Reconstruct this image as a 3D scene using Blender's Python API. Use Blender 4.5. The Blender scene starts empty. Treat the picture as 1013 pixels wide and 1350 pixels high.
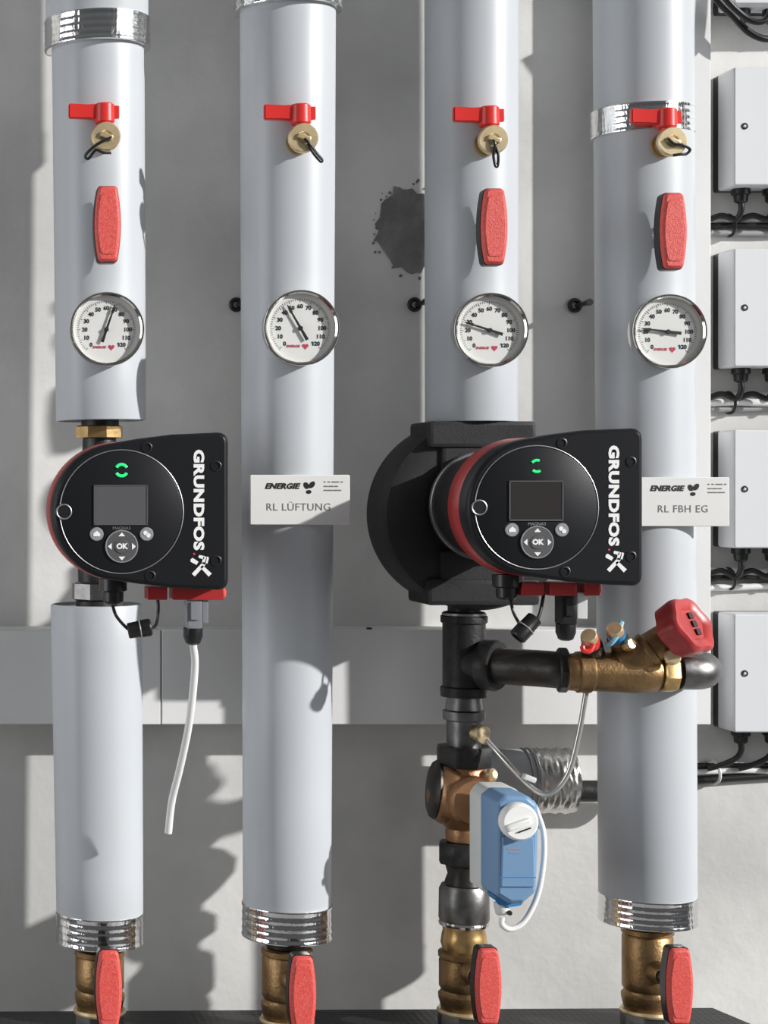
import bpy, bmesh, math, random
from mathutils import Vector, Matrix
random.seed(7)
PI = math.pi
scn = bpy.context.scene
COL = scn.collection

# ------------------------------------------------------------------ units
# One "unit" is one photograph pixel in the plane of the pipe axes (0.8 mm).
S = 0.0008
CX, CY, D = -123.0, 640.0, 2430.0          # principal point and camera distance in units
X0, FLOOR = 506.0, 2400.0

def un(px, py, Y):                         # pixel at depth Y -> unit x, y
    k = (D + Y) / D
    return CX + (px - CX) * k, CY + (py - CY) * k

def world(x, y, Y):
    return Vector(((x - X0) * S, Y * S, (FLOOR - y) * S))

# ------------------------------------------------------------------ camera
cam_d = bpy.data.cameras.new('camera')
cam = bpy.data.objects.new('camera', cam_d)
COL.objects.link(cam)
cam.location = world(CX, CY, -D)
cam.rotation_euler = (PI / 2, 0, 0)
cam_d.sensor_fit = 'HORIZONTAL'
cam_d.sensor_width = 36.0
cam_d.lens = D / 1013.0 * 36.0
cam_d.shift_x = (506.5 - CX) / 1013.0
cam_d.shift_y = -(675.0 - CY) / 1013.0
cam_d.clip_start = 0.05
scn.camera = cam

# ------------------------------------------------------------------ light
PHI, ELEV = math.radians(60.0), math.radians(21.3)
sun_d = bpy.data.lights.new('sun', 'SUN')
sun = bpy.data.objects.new('sun', sun_d)
COL.objects.link(sun)
tr = Vector((-math.sin(PHI) * math.cos(ELEV), math.cos(PHI) * math.cos(ELEV), -math.sin(ELEV)))
sun.rotation_euler = tr.to_track_quat('-Z', 'Y').to_euler()
sun.location = world(1700, -300, -1500)
sun_d.energy = 4.6
sun_d.angle = math.radians(0.9)
sun_d.color = (1.0, 0.985, 0.96)

win_d = bpy.data.lights.new('side_window_light', 'AREA')
win = bpy.data.objects.new('side_window_light', win_d)
COL.objects.link(win)
win_d.shape = 'RECTANGLE'
win_d.size, win_d.size_y = 1.2, 1.9
win_d.energy = 30.0
win_d.color = (0.96, 0.98, 1.0)
win.location = world(-3000, 350, -1150)
win.rotation_euler = (world(400, 620, 0) - win.location).to_track_quat('-Z', 'Y').to_euler()

sky_d = bpy.data.lights.new('sun_window_skylight', 'AREA')      # sky seen through the window the sun comes in by
sky = bpy.data.objects.new('sun_window_skylight', sky_d)
COL.objects.link(sky)
sky_d.shape = 'RECTANGLE'
sky_d.size, sky_d.size_y = 1.6, 1.8
sky_d.energy = 22.0
sky_d.color = (0.95, 0.98, 1.0)
sky.location = world(3600, -300, -2300)
sky.rotation_euler = (world(800, 620, 100) - sky.location).to_track_quat('-Z', 'Y').to_euler()

wd = bpy.data.worlds.new('world')
scn.world = wd
wd.use_nodes = True
nt = wd.node_tree
nt.nodes.clear()
w_out = nt.nodes.new('ShaderNodeOutputWorld')
w_bg = nt.nodes.new('ShaderNodeBackground')
w_tc = nt.nodes.new('ShaderNodeTexCoord')
w_sep = nt.nodes.new('ShaderNodeSeparateXYZ')
w_map = nt.nodes.new('ShaderNodeMapRange')
w_rmp = nt.nodes.new('ShaderNodeValToRGB')
w_map.inputs['From Min'].default_value = -1.0
w_map.inputs['From Max'].default_value = 1.0
w_rmp.color_ramp.elements[0].color = (0.025, 0.025, 0.026, 1)
w_rmp.color_ramp.elements[1].color = (0.15, 0.155, 0.16, 1)
nt.links.new(w_tc.outputs['Generated'], w_sep.inputs[0])
nt.links.new(w_sep.outputs['Z'], w_map.inputs['Value'])
nt.links.new(w_map.outputs[0], w_rmp.inputs[0])
nt.links.new(w_rmp.outputs[0], w_bg.inputs['Color'])
nt.links.new(w_bg.outputs[0], w_out.inputs['Surface'])
w_bg.inputs['Strength'].default_value = 1.0

scn.view_settings.view_transform = 'Standard'
scn.view_settings.look = 'None'
scn.view_settings.gamma = 1.0
scn.view_settings.use_curve_mapping = False
scn.view_settings.exposure = 0.0

# ------------------------------------------------------------------ materials
def mat(name, col, rough=0.5, metal=0.0, var=0.0, vscale=40.0, bump=0.0, bscale=200.0, col2=None,
        emit=0.0, coat=0.0, detail=6.0, stretch=None, lo=0.35, hi=0.65, rvar=0.0):
    m = bpy.data.materials.new(name)
    m.use_nodes = True
    n, l = m.node_tree.nodes, m.node_tree.links
    b = n['Principled BSDF']
    b.inputs['Base Color'].default_value = (*col, 1)
    b.inputs['Roughness'].default_value = rough
    b.inputs['Metallic'].default_value = metal
    b.inputs['Coat Weight'].default_value = coat
    if emit:
        b.inputs['Emission Color'].default_value = (*col, 1)
        b.inputs['Emission Strength'].default_value = emit
    if var or col2 or bump or rvar:
        tc = n.new('ShaderNodeTexCoord')
        mp = n.new('ShaderNodeMapping')
        l.new(tc.outputs['Object'], mp.inputs['Vector'])
        if stretch:
            mp.inputs['Scale'].default_value = stretch
    if var or col2:
        nz = n.new('ShaderNodeTexNoise')
        nz.inputs['Scale'].default_value = vscale
        nz.inputs['Detail'].default_value = detail
        l.new(mp.outputs[0], nz.inputs['Vector'])
        rp = n.new('ShaderNodeValToRGB')
        rp.color_ramp.elements[0].position = lo
        rp.color_ramp.elements[1].position = hi
        c2 = col2 if col2 else tuple(c * (1 - var) for c in col)
        rp.color_ramp.elements[0].color = (*c2, 1)
        rp.color_ramp.elements[1].color = (*col, 1)
        l.new(nz.outputs['Fac'], rp.inputs[0])
        l.new(rp.outputs[0], b.inputs['Base Color'])
    if rvar:
        nr = n.new('ShaderNodeTexNoise')
        nr.inputs['Scale'].default_value = vscale
        l.new(mp.outputs[0], nr.inputs['Vector'])
        mr = n.new('ShaderNodeMapRange')
        mr.inputs['To Min'].default_value = rough
        mr.inputs['To Max'].default_value = rough + rvar
        l.new(nr.outputs['Fac'], mr.inputs['Value'])
        l.new(mr.outputs[0], b.inputs['Roughness'])
    if bump:
        nb = n.new('ShaderNodeTexNoise')
        nb.inputs['Scale'].default_value = bscale
        nb.inputs['Detail'].default_value = 5.0
        l.new(mp.outputs[0], nb.inputs['Vector'])
        bp = n.new('ShaderNodeBump')
        bp.inputs['Strength'].default_value = bump
        bp.inputs['Distance'].default_value = 0.002
        l.new(nb.outputs['Fac'], bp.inputs['Height'])
        l.new(bp.outputs[0], b.inputs['Normal'])
    return m

M = {}
M['plaster'] = mat('white_plaster', (0.70, 0.70, 0.70), 0.85, var=0.10, vscale=6, bump=0.25, bscale=90)
M['concrete'] = mat('concrete', (0.74, 0.73, 0.71), 0.85, var=0.28, vscale=4.5, bump=0.3, bscale=70, detail=10)
M['beam'] = mat('beam_board', (0.78, 0.775, 0.77), 0.7, var=0.06, vscale=8, bump=0.08, bscale=120)
M['mortar'] = mat('grey_mortar', (0.25, 0.245, 0.235), 0.9, var=0.35, vscale=40, bump=0.7, bscale=160)
M['floor'] = mat('floor_concrete', (0.36, 0.355, 0.35), 0.6, var=0.15, vscale=3, bump=0.1, bscale=60)
M['jacket'] = mat('grey_pvc_jacket', (0.51, 0.535, 0.565), 0.40, var=0.04, vscale=7, bump=0.03, bscale=25)
M['foam'] = mat('dark_foam', (0.03, 0.03, 0.03), 0.8, bump=0.3)
M['cuff'] = mat('bright_metal_cuff', (0.80, 0.80, 0.80), 0.13, metal=1.0, bump=0.9, bscale=45, stretch=(2, 2, 0.35))
M['foil'] = mat('crinkled_foil', (0.72, 0.71, 0.69), 0.28, metal=1.0, bump=1.0, bscale=70, stretch=(2.2, 1, 0.6))
M['steel'] = mat('dull_steel', (0.27, 0.265, 0.26), 0.38, metal=1.0, var=0.35, vscale=70, bump=0.1, bscale=200)
M['chrome'] = mat('chrome', (0.78, 0.76, 0.72), 0.12, metal=1.0)
M['brass'] = mat('brass', (0.72, 0.48, 0.21), 0.32, metal=0.85, var=0.35, vscale=60, bump=0.08)
M['brass_pale'] = mat('pale_brass', (0.86, 0.69, 0.42), 0.36, metal=0.7, var=0.2, vscale=90)
M['bronze'] = mat('raw_bronze', (0.36, 0.225, 0.105), 0.42, metal=0.85, var=0.4, vscale=35, bump=0.25, bscale=300)
M['redbronze'] = mat('red_bronze', (0.50, 0.27, 0.14), 0.40, metal=0.8, var=0.3, vscale=30, bump=0.25, bscale=300)
M['ironblack'] = mat('black_iron', (0.035, 0.034, 0.034), 0.42, metal=0.3, var=0.5, vscale=60, bump=0.25, bscale=250)
M['pipeblack'] = mat('dark_iron_pipe', (0.06, 0.052, 0.046), 0.40, metal=0.5, var=0.5, vscale=40, bump=0.2, bscale=250, stretch=(0.4, 1, 1))
M['shell'] = mat('black_insulation_shell', (0.018, 0.018, 0.019), 0.5, col2=(0.032, 0.032, 0.033), vscale=14, bump=0.15, bscale=400, rvar=0.2)
M['headblack'] = mat('satin_black_plastic', (0.012, 0.0125, 0.015), 0.40, bump=0.06, bscale=1500)
M['headblack'].node_tree.nodes['Principled BSDF'].inputs['Specular IOR Level'].default_value = 0.22
M['shell'].node_tree.nodes['Principled BSDF'].inputs['Specular IOR Level'].default_value = 0.3
M['black'] = mat('black_plastic', (0.013, 0.013, 0.014), 0.35)
M['cable'] = mat('black_cable', (0.013, 0.013, 0.014), 0.30)
M['greycable'] = mat('grey_cable', (0.30, 0.30, 0.30), 0.4)
M['whitecable'] = mat('white_cable', (0.78, 0.78, 0.77), 0.35)
M['clear'] = mat('milky_capillary', (0.55, 0.54, 0.51), 0.15, metal=0.6)
M['red'] = mat('red_plastic', (0.70, 0.035, 0.03), 0.33)
M['redgrip'] = mat('red_grip', (0.66, 0.06, 0.05), 0.45, col2=(0.72, 0.12, 0.10), vscale=500, bump=0.35, bscale=900)
M['redpaint'] = mat('red_lacquer', (0.40, 0.030, 0.030), 0.32)
M['redwheel'] = mat('red_wheel_plastic', (0.50, 0.05, 0.05), 0.38, var=0.25, vscale=50)
M['white'] = mat('white_print', (0.85, 0.85, 0.85), 0.5)
M['dial'] = mat('white_dial', (0.82, 0.82, 0.80), 0.55)
M['plate'] = mat('white_sign_plate', (0.80, 0.80, 0.79), 0.35, var=0.03, vscale=30)
M['ink'] = mat('black_ink', (0.01, 0.01, 0.012), 0.5)
M['greyink'] = mat('grey_ink', (0.16, 0.16, 0.17), 0.5)
M['redink'] = mat('red_ink', (0.55, 0.05, 0.10), 0.5)
M['blueink'] = mat('blue_ink', (0.02, 0.16, 0.25), 0.5)
M['silver'] = mat('silver_trim', (0.42, 0.42, 0.43), 0.38, metal=0.9)
M['padgrey'] = mat('grey_key_pad', (0.16, 0.16, 0.165), 0.35, metal=0.5)
M['keygrey'] = mat('light_grey_key', (0.42, 0.43, 0.44), 0.3, metal=0.4)
M['screen'] = mat('grey_display', (0.10, 0.098, 0.106), 0.2)
M['screen_dark'] = mat('dark_display', (0.035, 0.032, 0.031), 0.18)
M['led'] = mat('green_led', (0.02, 0.62, 0.17), 0.3, emit=0.8)
M['blue'] = mat('blue_plastic', (0.165, 0.29, 0.47), 0.45, bump=0.04, bscale=900)
M['bluedeep'] = mat('bright_blue_plastic', (0.04, 0.22, 0.50), 0.35)
M['bluepale'] = mat('pale_blue_plastic', (0.25, 0.55, 0.72), 0.35)
M['lightgrey'] = mat('light_grey_plastic', (0.62, 0.63, 0.62), 0.45)
M['box'] = mat('pale_grey_box_plastic', (0.69, 0.705, 0.725), 0.45)
M['smoke'] = mat('smoky_connector_plastic', (0.22, 0.23, 0.25), 0.2)
M['orangeink'] = mat('orange_ink', (0.35, 0.28, 0.26), 0.5)

def manifold_material():
    m = mat('black_foam_manifold', (0.022, 0.022, 0.023), 0.5)
    n, l = m.node_tree.nodes, m.node_tree.links
    tc = n.new('ShaderNodeTexCoord')
    v = n.new('ShaderNodeTexVoronoi')
    v.inputs['Scale'].default_value = 130
    v.inputs['Randomness'].default_value = 0.0
    l.new(tc.outputs['Object'], v.inputs['Vector'])
    bp = n.new('ShaderNodeBump')
    bp.inputs['Strength'].default_value = 0.3
    bp.inputs['Distance'].default_value = 0.002
    l.new(v.outputs['Distance'], bp.inputs['Height'])
    l.new(bp.outputs[0], n['Principled BSDF'].inputs['Normal'])
    return m
M['manifold'] = manifold_material()

def glass_material():
    m = bpy.data.materials.new('thin_gauge_glass')
    m.use_nodes = True
    n, l = m.node_tree.nodes, m.node_tree.links
    n.clear()
    o = n.new('ShaderNodeOutputMaterial')
    mx = n.new('ShaderNodeMixShader')
    t = n.new('ShaderNodeBsdfTransparent')
    g = n.new('ShaderNodeBsdfGlossy')
    g.inputs['Roughness'].default_value = 0.03
    mx.inputs[0].default_value = 0.05
    l.new(t.outputs[0], mx.inputs[1])
    l.new(g.outputs[0], mx.inputs[2])
    l.new(mx.outputs[0], o.inputs['Surface'])
    return m
M['glass'] = glass_material()

# ------------------------------------------------------------------ mesh builder
def spline(pts, n=8):
    P = [Vector(p) for p in pts]
    if len(P) < 3:
        return P
    out = []
    Q = [P[0] * 2 - P[1]] + P + [P[-1] * 2 - P[-2]]
    for i in range(1, len(Q) - 2):
        a, b, c, d = Q[i - 1], Q[i], Q[i + 1], Q[i + 2]
        for k in range(n):
            t = k / n
            out.append(0.5 * ((2 * b) + (c - a) * t + (2 * a - 5 * b + 4 * c - d) * t * t + (3 * b - a - 3 * c + d) * t ** 3))
    out.append(P[-1])
    return out

def frame(d):
    d = d.normalized()
    u = Vector((0, 0, 1)).cross(d) if abs(d.z) < 0.9 else Vector((1, 0, 0)).cross(d)
    u.normalize()
    return u, d.cross(u)

def rounded(pts, radii, n=6):              # polygon with rounded corners, pts 2-D counter-clockwise
    out = []
    N = len(pts)
    for i in range(N):
        p, a, b = Vector(pts[i]), Vector(pts[i - 1]), Vector(pts[(i + 1) % N])
        r = radii[i] if isinstance(radii, (list, tuple)) else radii
        if r <= 0:
            out.append(tuple(p)); continue
        d1, d2 = (a - p).normalized(), (b - p).normalized()
        ang = math.acos(max(-1, min(1, d1.dot(d2))))
        t = min(r / math.tan(ang / 2), (a - p).length * 0.49, (b - p).length * 0.49)
        s, e = p + d1 * t, p + d2 * t
        for k in range(n + 1):
            f = k / n
            q = s * (1 - f) ** 2 + p * 2 * f * (1 - f) + e * f * f
            out.append((q.x, q.y))
    return out

def inset(poly, d):
    N = len(poly)
    out = []
    for i in range(N):
        a, p, b = Vector(poly[i - 1]), Vector(poly[i]), Vector(poly[(i + 1) % N])
        e1, e2 = (p - a), (b - p)
        if e1.length < 1e-6 or e2.length < 1e-6:
            e1 = e2 = (b - a)
        n1, n2 = Vector((-e1.y, e1.x)).normalized(), Vector((-e2.y, e2.x)).normalized()
        nn = (n1 + n2)
        nn = nn.normalized() if nn.length > 1e-6 else n1
        out.append((p.x + nn.x * d, p.y + nn.y * d))
    return out

def circle(r, n=48, cx=0, cz=0, a0=0.0):
    return [(cx + r * math.cos(a0 + 2 * PI * k / n), cz + r * math.sin(a0 + 2 * PI * k / n)) for k in range(n)]

class MB:
    """collects shapes in units; local axes: x right, y depth (away from the camera), z up"""
    def __init__(self):
        self.bm = bmesh.new()
        self.flat = []

    def rev(self, prof, o=(0, 0, 0), d=(0, 0, 1), seg=40, rot=0.0, squash=None):
        o, d = Vector(o), Vector(d).normalized()
        u, v = frame(d)
        rings = []
        for t, r in prof:
            if r <= 1e-6:
                rings.append([self.bm.verts.new(o + d * t)])
            else:
                ring = []
                for k in range(seg):
                    a = rot + 2 * PI * k / seg
                    ring.append(self.bm.verts.new(o + d * t + u * (r * math.cos(a)) + v * (r * math.sin(a))))
                rings.append(ring)
        for A, B in zip(rings, rings[1:]):
            for k in range(seg):
                k2 = (k + 1) % seg
                if len(A) == 1 and len(B) == 1:
                    continue
                if len(A) == 1:
                    self.bm.faces.new((A[0], B[k2], B[k]))
                elif len(B) == 1:
                    self.bm.faces.new((A[k], A[k2], B[0]))
                else:
                    self.bm.faces.new((A[k], A[k2], B[k2], B[k]))
        for R in (rings[0], rings[-1]):
            if len(R) > 2:
                try:
                    self.bm.faces.new(R)
                except ValueError:
                    pass
        return self

    def cyl(self, a, b, r, r2=None, seg=32, ch=0.0):
        a, b = Vector(a), Vector(b)
        L = (b - a).length
        r2 = r if r2 is None else r2
        if ch:
            prof = [(0, r - ch), (ch, r), (L - ch, r2), (L, r2 - ch)]
        else:
            prof = [(0, r), (L, r2)]
        return self.rev(prof, a, b - a, seg)

    def box(self, c, s, bev=0.0, rot=None):
        m = Matrix.Diagonal((*s, 1))
        if rot is not None:
            m = rot.to_4x4() @ m
        m = Matrix.Translation(Vector(c)) @ m
        r = bmesh.ops.create_cube(self.bm, size=1.0, matrix=m)
        if bev:
            es = list({e for v in r['verts'] for e in v.link_edges})
            old = set(self.bm.faces) - {f for v in r['verts'] for f in v.link_faces}
            bmesh.ops.bevel(self.bm, geom=es, offset=bev, segments=2, affect='EDGES', profile=0.6)
            new = sorted((f for f in self.bm.faces if f not in old), key=lambda f: -f.calc_area())
            self.flat += new[:6]
        return self

    def tube(self, pts, r, seg=12, n=8, smooth=True):
        P = spline(pts, n) if smooth else [Vector(p) for p in pts]
        u = None
        rings = []
        for i, p in enumerate(P):
            d = (P[min(i + 1, len(P) - 1)] - P[max(i - 1, 0)]).normalized()
            if u is None:
                u, v = frame(d)
            else:
                u = (u - d * u.dot(d)).normalized()
            v = d.cross(u)
            rings.append([self.bm.verts.new(p + u * (r * math.cos(2 * PI * k / seg)) + v * (r * math.sin(2 * PI * k / seg))) for k in range(seg)])
        for A, B in zip(rings, rings[1:]):
            for k in range(seg):
                self.bm.faces.new((A[k], A[(k + 1) % seg], B[(k + 1) % seg], B[k]))
        self.bm.faces.new(rings[0]); self.bm.faces.new(rings[-1])
        return self

    def prism(self, poly, y_back, y_front, ch=0.0, ch_back=0.0, o=(0, 0, 0), mtx=None):
        """poly in x,z (counter-clockwise), extruded along depth from y_back to y_front (front is smaller)"""
        layers = []
        if ch_back:
            layers.append((inset(poly, ch_back), y_back)); layers.append((poly, y_back - ch_back))
        else:
            layers.append((poly, y_back))
        if ch:
            layers.append((poly, y_front + ch))
            layers.append((inset(poly, ch * 0.4), y_front + ch * 0.3))
            layers.append((inset(poly, ch), y_front))
        else:
            layers.append((poly, y_front))
        o = Vector(o)
        rings = []
        for pl, y in layers:
            ring = []
            for x, z in pl:
                q = Vector((x, y, z))
                if mtx is not None:
                    q = mtx @ q
                ring.append(self.bm.verts.new(o + q))
            rings.append(ring)
        N = len(poly)
        for A, B in zip(rings, rings[1:]):
            for k in range(N):
                self.bm.faces.new((A[k], A[(k + 1) % N], B[(k + 1) % N], B[k]))
        self.bm.faces.new(rings[0]); self.bm.faces.new(rings[-1])
        return self

    def ell(self, c, s, seg=24):
        m = Matrix.Translation(Vector(c)) @ Matrix.Diagonal((*s, 1))
        bmesh.ops.create_uvsphere(self.bm, u_segments=seg, v_segments=seg // 2, radius=1.0, matrix=m)
        return self

    def torus(self, c, R, r, d=(0, 1, 0), seg=48, s2=10, a0=0.0, a1=2 * PI):
        c, d = Vector(c), Vector(d).normalized()
        u, v = frame(d)
        full = abs(a1 - a0 - 2 * PI) < 1e-6
        n = seg if full else seg + 1
        rings = []
        for i in range(n):
            a = a0 + (a1 - a0) * i / seg
            e = u * math.cos(a) + v * math.sin(a)
            rings.append([self.bm.verts.new(c + e * (R + r * math.cos(2 * PI * k / s2)) + d * (r * math.sin(2 * PI * k / s2))) for k in range(s2)])
        m = n if full else n - 1
        for i in range(m):
            A, B = rings[i], rings[(i + 1) % n]
            for k in range(s2):
                self.bm.faces.new((A[k], A[(k + 1) % s2], B[(k + 1) % s2], B[k]))
        if not full:
            self.bm.faces.new(rings[0]); self.bm.faces.new(rings[-1])
        return self

    def text(self, s, size, c, turn=0.0, bold=0.0, thick=0.5, shear=0.0, stretch=1.0, spacing=1.0):
        """flat raised lettering facing the camera, centred on c"""
        cu = bpy.data.curves.new('lettering', 'FONT')
        cu.body = s
        cu.size = 1.0
        cu.offset = bold
        cu.shear = shear
        cu.space_character = spacing
        cu.align_x, cu.align_y = 'CENTER', 'CENTER'
        cu.resolution_u = 3
        cu.extrude = thick / size / 2
        ob = bpy.data.objects.new('lettering', cu)
        me = bpy.data.meshes.new_from_object(ob)
        ca, sa = math.cos(turn), math.sin(turn)
        vs = []
        c = Vector(c)
        for v in me.vertices:
            x, y, z = v.co.x * size * stretch, v.co.y * size, v.co.z * size
            vs.append(self.bm.verts.new(c + Vector((x * ca - y * sa, -z, x * sa + y * ca))))
        for p in me.polygons:
            try:
                self.bm.faces.new([vs[i] for i in p.vertices])
            except ValueError:
                pass
        bpy.data.objects.remove(ob); bpy.data.curves.remove(cu); bpy.data.meshes.remove(me)
        return self

    def heart(self, c, w, thick=0.5):
        pts = []
        for k in range(28):
            t = 2 * PI * k / 28
            x = 16 * math.sin(t) ** 3
            z = 13 * math.cos(t) - 5 * math.cos(2 * t) - 2 * math.cos(3 * t) - math.cos(4 * t)
            pts.append((x / 32 * w, z / 32 * w))
        pts.reverse()
        return self.prism(pts, 0, -thick, o=c)

    def build(self, name, m, parent=None, angle=38, kind=None):
        bm = self.bm
        bmesh.ops.recalc_face_normals(bm, faces=bm.faces)
        me = bpy.data.meshes.new(name)
        for v in bm.verts:
            v.co = v.co * S
        flat = set(self.flat)
        smooth = [len(f.verts) <= 4 and f not in flat for f in bm.faces]
        bm.to_mesh(me)
        bm.free()
        me.materials.append(M[m] if isinstance(m, str) else m)
        me.set_sharp_from_angle(angle=math.radians(angle))
        me.polygons.foreach_set('use_smooth', smooth)
        o = bpy.data.objects.new(name, me)
        COL.objects.link(o)
        if parent is not None:
            o.parent = parent
        if kind:
            o['kind'] = kind
        return o

def tag(o, label, cat, group=None):
    o['label'] = label; o['category'] = cat
    if group:
        o['group'] = group
    return o

def thing(name, label, cat, at, group=None):
    o = bpy.data.objects.new(name, None)
    o.empty_display_size = 0.02
    COL.objects.link(o)
    o.location = world(*at)
    tag(o, label, cat, group)
    o['unit_at'] = list(at)
    return o

def dup(root, at, label):
    r = root.copy(); COL.objects.link(r)
    r.location = world(*at); r['label'] = label; r['unit_at'] = list(at)
    for ch in list(root.children):
        c = ch.copy(); COL.objects.link(c); c.parent = r
        for g in list(ch.children):
            d = g.copy(); COL.objects.link(d); d.parent = c
    return r

def loc(root, x, y, Y):                    # unit coordinates -> local coordinates under root
    a = root['unit_at']
    return Vector((x - a[0], Y - a[2], a[1] - y))

def lpx(root, px, py, Y):                  # photograph pixel at depth Y -> local coordinates under root
    x, y = un(px, py, Y)
    return loc(root, x, y, Y)

def struct(name, mb, m):
    o = mb.build(name, m)
    o['kind'] = 'structure'
    return o

# absolute helper for structure: local = unit coordinates relative to (X0, FLOOR, 0)
def ab(x, y, Y):
    return Vector((x - X0, Y, FLOOR - y))

def slab(xa, xb, ya, yb, Ya, Yb, bev=0.0):
    mb = MB()
    c = (ab(xa, ya, Ya) + ab(xb, yb, Yb)) / 2
    mb.box(c, (abs(xb - xa), abs(Yb - Ya), abs(yb - ya)), bev)
    return mb

# ------------------------------------------------------------------ structure
WALL, FRONT = 207.0, 138.0                 # wall plane, and the front of the boarding fixed to it
UPPER = WALL
wall_back = struct('wall_back', slab(-2600, 3000, -700, FLOOR, WALL, WALL + 120), 'concrete')
struct('floor', slab(-2600, 3000, FLOOR, FLOOR + 60, -3600, WALL + 120), 'floor')
beam = bpy.data.objects.new('trim_1', None); COL.objects.link(beam); beam['kind'] = 'structure'
slab(-2600, 231, 841, 973, FRONT, WALL, 1.5).build('board', 'beam', beam)
slab(232.5, 998, 841, 973, FRONT, WALL, 1.5).build('board', 'beam', beam)
duct = bpy.data.objects.new('trim_2', None); COL.objects.link(duct); duct['kind'] = 'structure'
slab(891, 998, -700, 840, FRONT, WALL, 1.5).build('board', 'beam', duct)

hx, hy = un(486, 829, 150)
MB().rev([(0, 0), (0, 4), (3, 4), (3, 0)], o=ab(hx, 841.5, FRONT + 8), d=(0, 0, 1), seg=10).build('screw_head', M['ironblack'], beam)

# rough patch of grey mortar on the upper wall
mb = MB()
px_, py_ = un(540, 303, UPPER)
pts = []
for k in range(40):
    a = 2 * PI * k / 40
    r = 1 + random.uniform(-0.09, 0.09)
    pts.append((46 * r * math.cos(a) + 4 * math.sin(3 * a), 62 * r * math.sin(a) - 8 * math.cos(a)))
mb.prism(pts, UPPER, UPPER - 2.5, ch=1.0, o=ab(px_, py_, 0))
mb.build('mortar_patch', 'mortar', wall_back)
mb = MB()
for k in range(26):
    a = random.uniform(PI * 0.35, PI * 1.75)
    r = random.uniform(0.95, 1.2)
    q = circle(random.uniform(0.8, 2.6), 6, 46 * r * math.cos(a), 62 * r * math.sin(a))
    mb.prism(q, UPPER, UPPER - 1.2, o=ab(px_, py_, 0))
mb.build('mortar_specks', 'mortar', wall_back, kind='stuff')

# ------------------------------------------------------------------ insulated pipes
def cuff_mb(p0, p1, r):
    """bright metal end cuff with rolled beads, axis from p0 (top) to p1"""
    p0, p1 = Vector(p0), Vector(p1)
    L = (p1 - p0).length
    prof = [(0, r - 2), (1, r + 0.6), (3, r + 1), (5, r)]
    for f in (0.30, 0.52, 0.74):
        prof += [(L * f - 2.5, r), (L * f, r + 0.7), (L * f + 2.5, r)]
    prof += [(L - 5, r), (L - 3, r + 1), (L - 1, r + 0.6), (L, r - 2)]
    return MB().rev(prof, p0, p1 - p0, 72)

def jacket_mb(p0, p1, r0, r1):
    p0, p1 = Vector(p0), Vector(p1)
    L = (p1 - p0).length
    prof = [(4, r0 * 0.6), (4, r0 - 4), (0, r0 - 3), (0.5, r0 - 0.5), (2, r0)]
    for k in range(1, 8):
        prof.append((2 + (L - 4) * k / 8, r0 + (r1 - r0) * k / 8))
    prof += [(L - 2, r1), (L - 0.5, r1 - 0.5), (L, r1 - 3), (L - 4, r1 - 4), (L - 4, r1 * 0.6)]
    return MB().rev(prof, p0, p1 - p0, 80)

GP = 'insulated heating pipes'
TOP = -420
def pipe(label, segs, cuffs, inner, Y=0.0, at=None):
    r = thing('insulated_pipe', label, 'pipe', at, GP)
    for (xa, ya, xb, yb, ra, rb) in segs:
        jacket_mb(loc(r, xa, ya, Y), loc(r, xb, yb, Y), ra, rb).build('jacket', 'jacket', r)
    for (xa, ya, xb, yb, ra) in cuffs:
        cuff_mb(loc(r, xa, ya, Y), loc(r, xb, yb, Y), ra).build('metal_cuff', 'cuff', r)
    for (xa, ya, xb, yb, ra, m) in inner:
        MB().cyl(loc(r, xa, ya, Y), loc(r, xb, yb, Y), ra).build('inner_pipe', m, r)
    return r

X1, X2, X3, X4 = 131.0, 370.5, 621.5, 848.0
Y2 = -43.0
pipe('grey insulated pipe above the left pump, with bright metal cuff near its top',
     [(127, TOP, 128, 30, 68, 68), (129, 20, 133, 555, 61, 59)], [(128, 27, 128.5, 67, 69)], [(129, TOP, 132, 561, 25, 'ironblack')], at=(132, 555, 0))
pipe('short grey insulated pipe below the left pump, down to a bright cuff',
     [(127, 796, 131.5, 1204, 60, 57)], [(131.5, 1200, 131.5, 1242, 57)], [(127, 792, 131.5, 1249, 27, 'ironblack')], at=(131, 1242, 0))
pipe('long unbroken grey insulated pipe carrying a white sign, between the two pumps',
     [(370.5, TOP, 370.5, 24, 68, 68), (370.5, 22, 369.5, 1190, 61, 56)], [(370.5, -12, 370.5, 28, 68.5), (369.5, 1180, 369.5, 1224, 57)],
     [(370.5, TOP, 369.5, 1236, 27, 'ironblack')], Y=Y2, at=(X2, 1224, Y2))
pipe('grey insulated pipe that ends on top of the right pump housing',
     [(621.5, TOP, 621.5, 557, 60, 59)], [], [(621.5, TOP, 621.5, 559, 27, 'ironblack')], at=(X3, 557, 0))
pipe('rightmost grey insulated pipe in front of the wall boxes, with two metal bands',
     [(846, TOP, 854, 1180, 63, 61)], [(846.5, 145, 847, 182, 63.5), (854, 1177, 854, 1215, 61)],
     [(846, TOP, 854, 1222, 27, 'ironblack')], at=(853, 1215, 0))
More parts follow.
